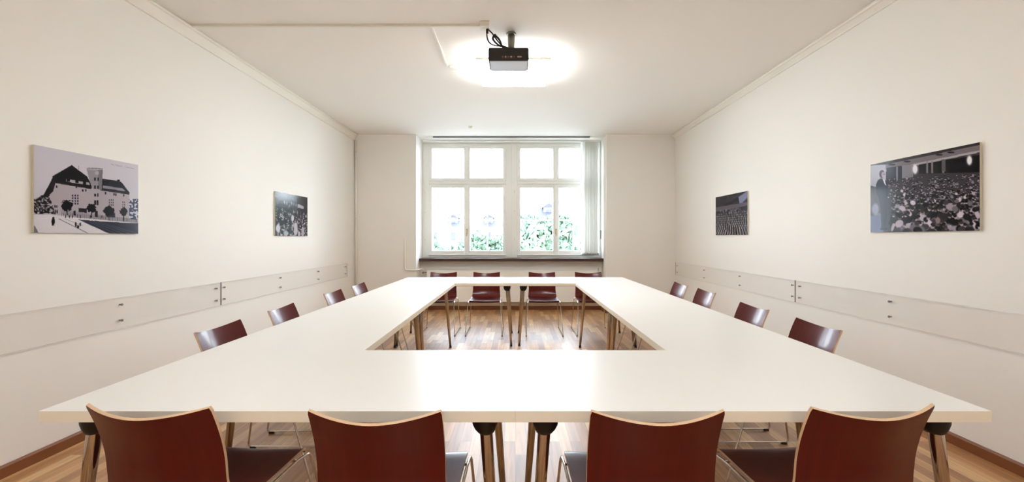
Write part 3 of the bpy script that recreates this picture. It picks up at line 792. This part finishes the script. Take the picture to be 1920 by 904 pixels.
tree(-4.4, 24, 8.7, 2.0, 'low green tree seen through leftmost window pane', LEAF2, 3)
tree(-1.6, 31, 8.9, 2.3, 'pale green tree seen through the second window pane', LEAF, 4)
def house(x, y, w_, d_, hw_, hr, label, nwin, grp='pale buildings behind the trees outside'):
    t = thing('apartment_house', label, 'building', (x, y, GZ), 0, grp)
    MB().box(-w_/2, w_/2, 0, d_, 0, hw_).build('wall', FACADE, t)
    r = MB(); o = .4; e = hw_
    r.v += [(-w_/2-o, -o, e), (w_/2+o, -o, e), (w_/2+o, d_+o, e), (-w_/2-o, d_+o, e), (-w_/2+d_*.35, d_/2, e+hr), (w_/2-d_*.35, d_/2, e+hr)]
    for f in ((0, 1, 5, 4), (1, 2, 5), (2, 3, 4, 5), (3, 0, 4), (3, 2, 1, 0)): r.face(f)
    r.build('roof', ROOFT, t)
    for i in range(nwin):
        xx = -w_/2+(i+.5)*w_/nwin
        for zz in (hw_-2.4, hw_-5.4):
            fr = MB(); fr.box(xx-.62, xx+.62, -.06, .0, zz-.1, zz+1.7); fo = fr.build('window', WFRAME, t)
            MB().box(xx-.5, xx+.5, -.08, -.06, zz, zz+1.6).build('pane', DARKW, fo)
        if i % 2 == 1:
            dm = MB(); dm.box(xx-.7, xx+.7, d_*.10, d_*.5, hw_+.3, hw_+1.7)
            dm.prism([(xx-.9, hw_+1.7), (xx+.9, hw_+1.7), (xx, hw_+2.3)], 'y', d_*.06, d_*.5, 1)
            do = dm.build('dormer', [FACADE, ROOFT], t); MB().box(xx-.4, xx+.4, d_*.10-.05, d_*.10, hw_+.5, hw_+1.5).build('dormer_window', DARKW, do)
house(10.0, 62, 21, 12, 10.9, 4.4, 'pale house with slate roof and dormers behind the right window trees', 6)
house(-11, 78, 22, 12, 10.2, 3.4, 'distant pale house with low slate roof behind the left window trees', 7)

# ------------------------------------------------------------------ light
wd = bpy.data.worlds.new('overcast'); bpy.context.scene.world = wd; wd.use_nodes = True
nt = wd.node_tree; nt.nodes.clear()
wo = nt.nodes.new('ShaderNodeOutputWorld'); bg = nt.nodes.new('ShaderNodeBackground')
tc = nt.nodes.new('ShaderNodeTexCoord'); sp = nt.nodes.new('ShaderNodeSeparateXYZ'); rp = nt.nodes.new('ShaderNodeValToRGB')
rp.color_ramp.elements[0].position = 0; rp.color_ramp.elements[0].color = (.84, .91, 1.0, 1)
rp.color_ramp.elements[1].position = .8; rp.color_ramp.elements[1].color = (.66, .80, 1.0, 1)
nt.links.new(tc.outputs['Generated'], sp.inputs[0]); nt.links.new(sp.outputs['Z'], rp.inputs[0]); nt.links.new(rp.outputs[0], bg.inputs['Color'])
bg.inputs['Strength'].default_value = 5.8
nt.links.new(bg.outputs[0], wo.inputs['Surface'])
pl = bpy.data.lights.new('window_portal', 'AREA'); pl.shape = 'RECTANGLE'; pl.size = 3.2; pl.size_y = 2.1
pl.cycles.is_portal = True
po = bpy.data.objects.new('window_portal', pl); C.objects.link(po); po.location = (-.07, 8.45, 1.95); po.rotation_euler = (-PI/2, 0, 0)

# ------------------------------------------------------------------ camera
cd = bpy.data.cameras.new('camera'); cam = bpy.data.objects.new('camera', cd); C.objects.link(cam)
cam.location = (0, 0, EYE); cam.rotation_euler = (PI/2, 0, 0)
cd.sensor_width = 36; cd.lens = K/1920*36; cd.shift_x = -6/1920; cd.shift_y = -5/1920; cd.clip_start = .05; cd.clip_end = 300
bpy.context.scene.camera = cam
sc = bpy.context.scene
sc.view_settings.view_transform = 'Standard'; sc.view_settings.look = 'None'; sc.view_settings.gamma = 1; sc.view_settings.use_curve_mapping = False
sc.view_settings.exposure = 2.0
sc.cycles.use_denoising = True; sc.cycles.max_bounces = 10; sc.cycles.diffuse_bounces = 6; sc.cycles.transparent_max_bounces = 16
sc.cycles.caustics_reflective = False; sc.cycles.caustics_refractive = False
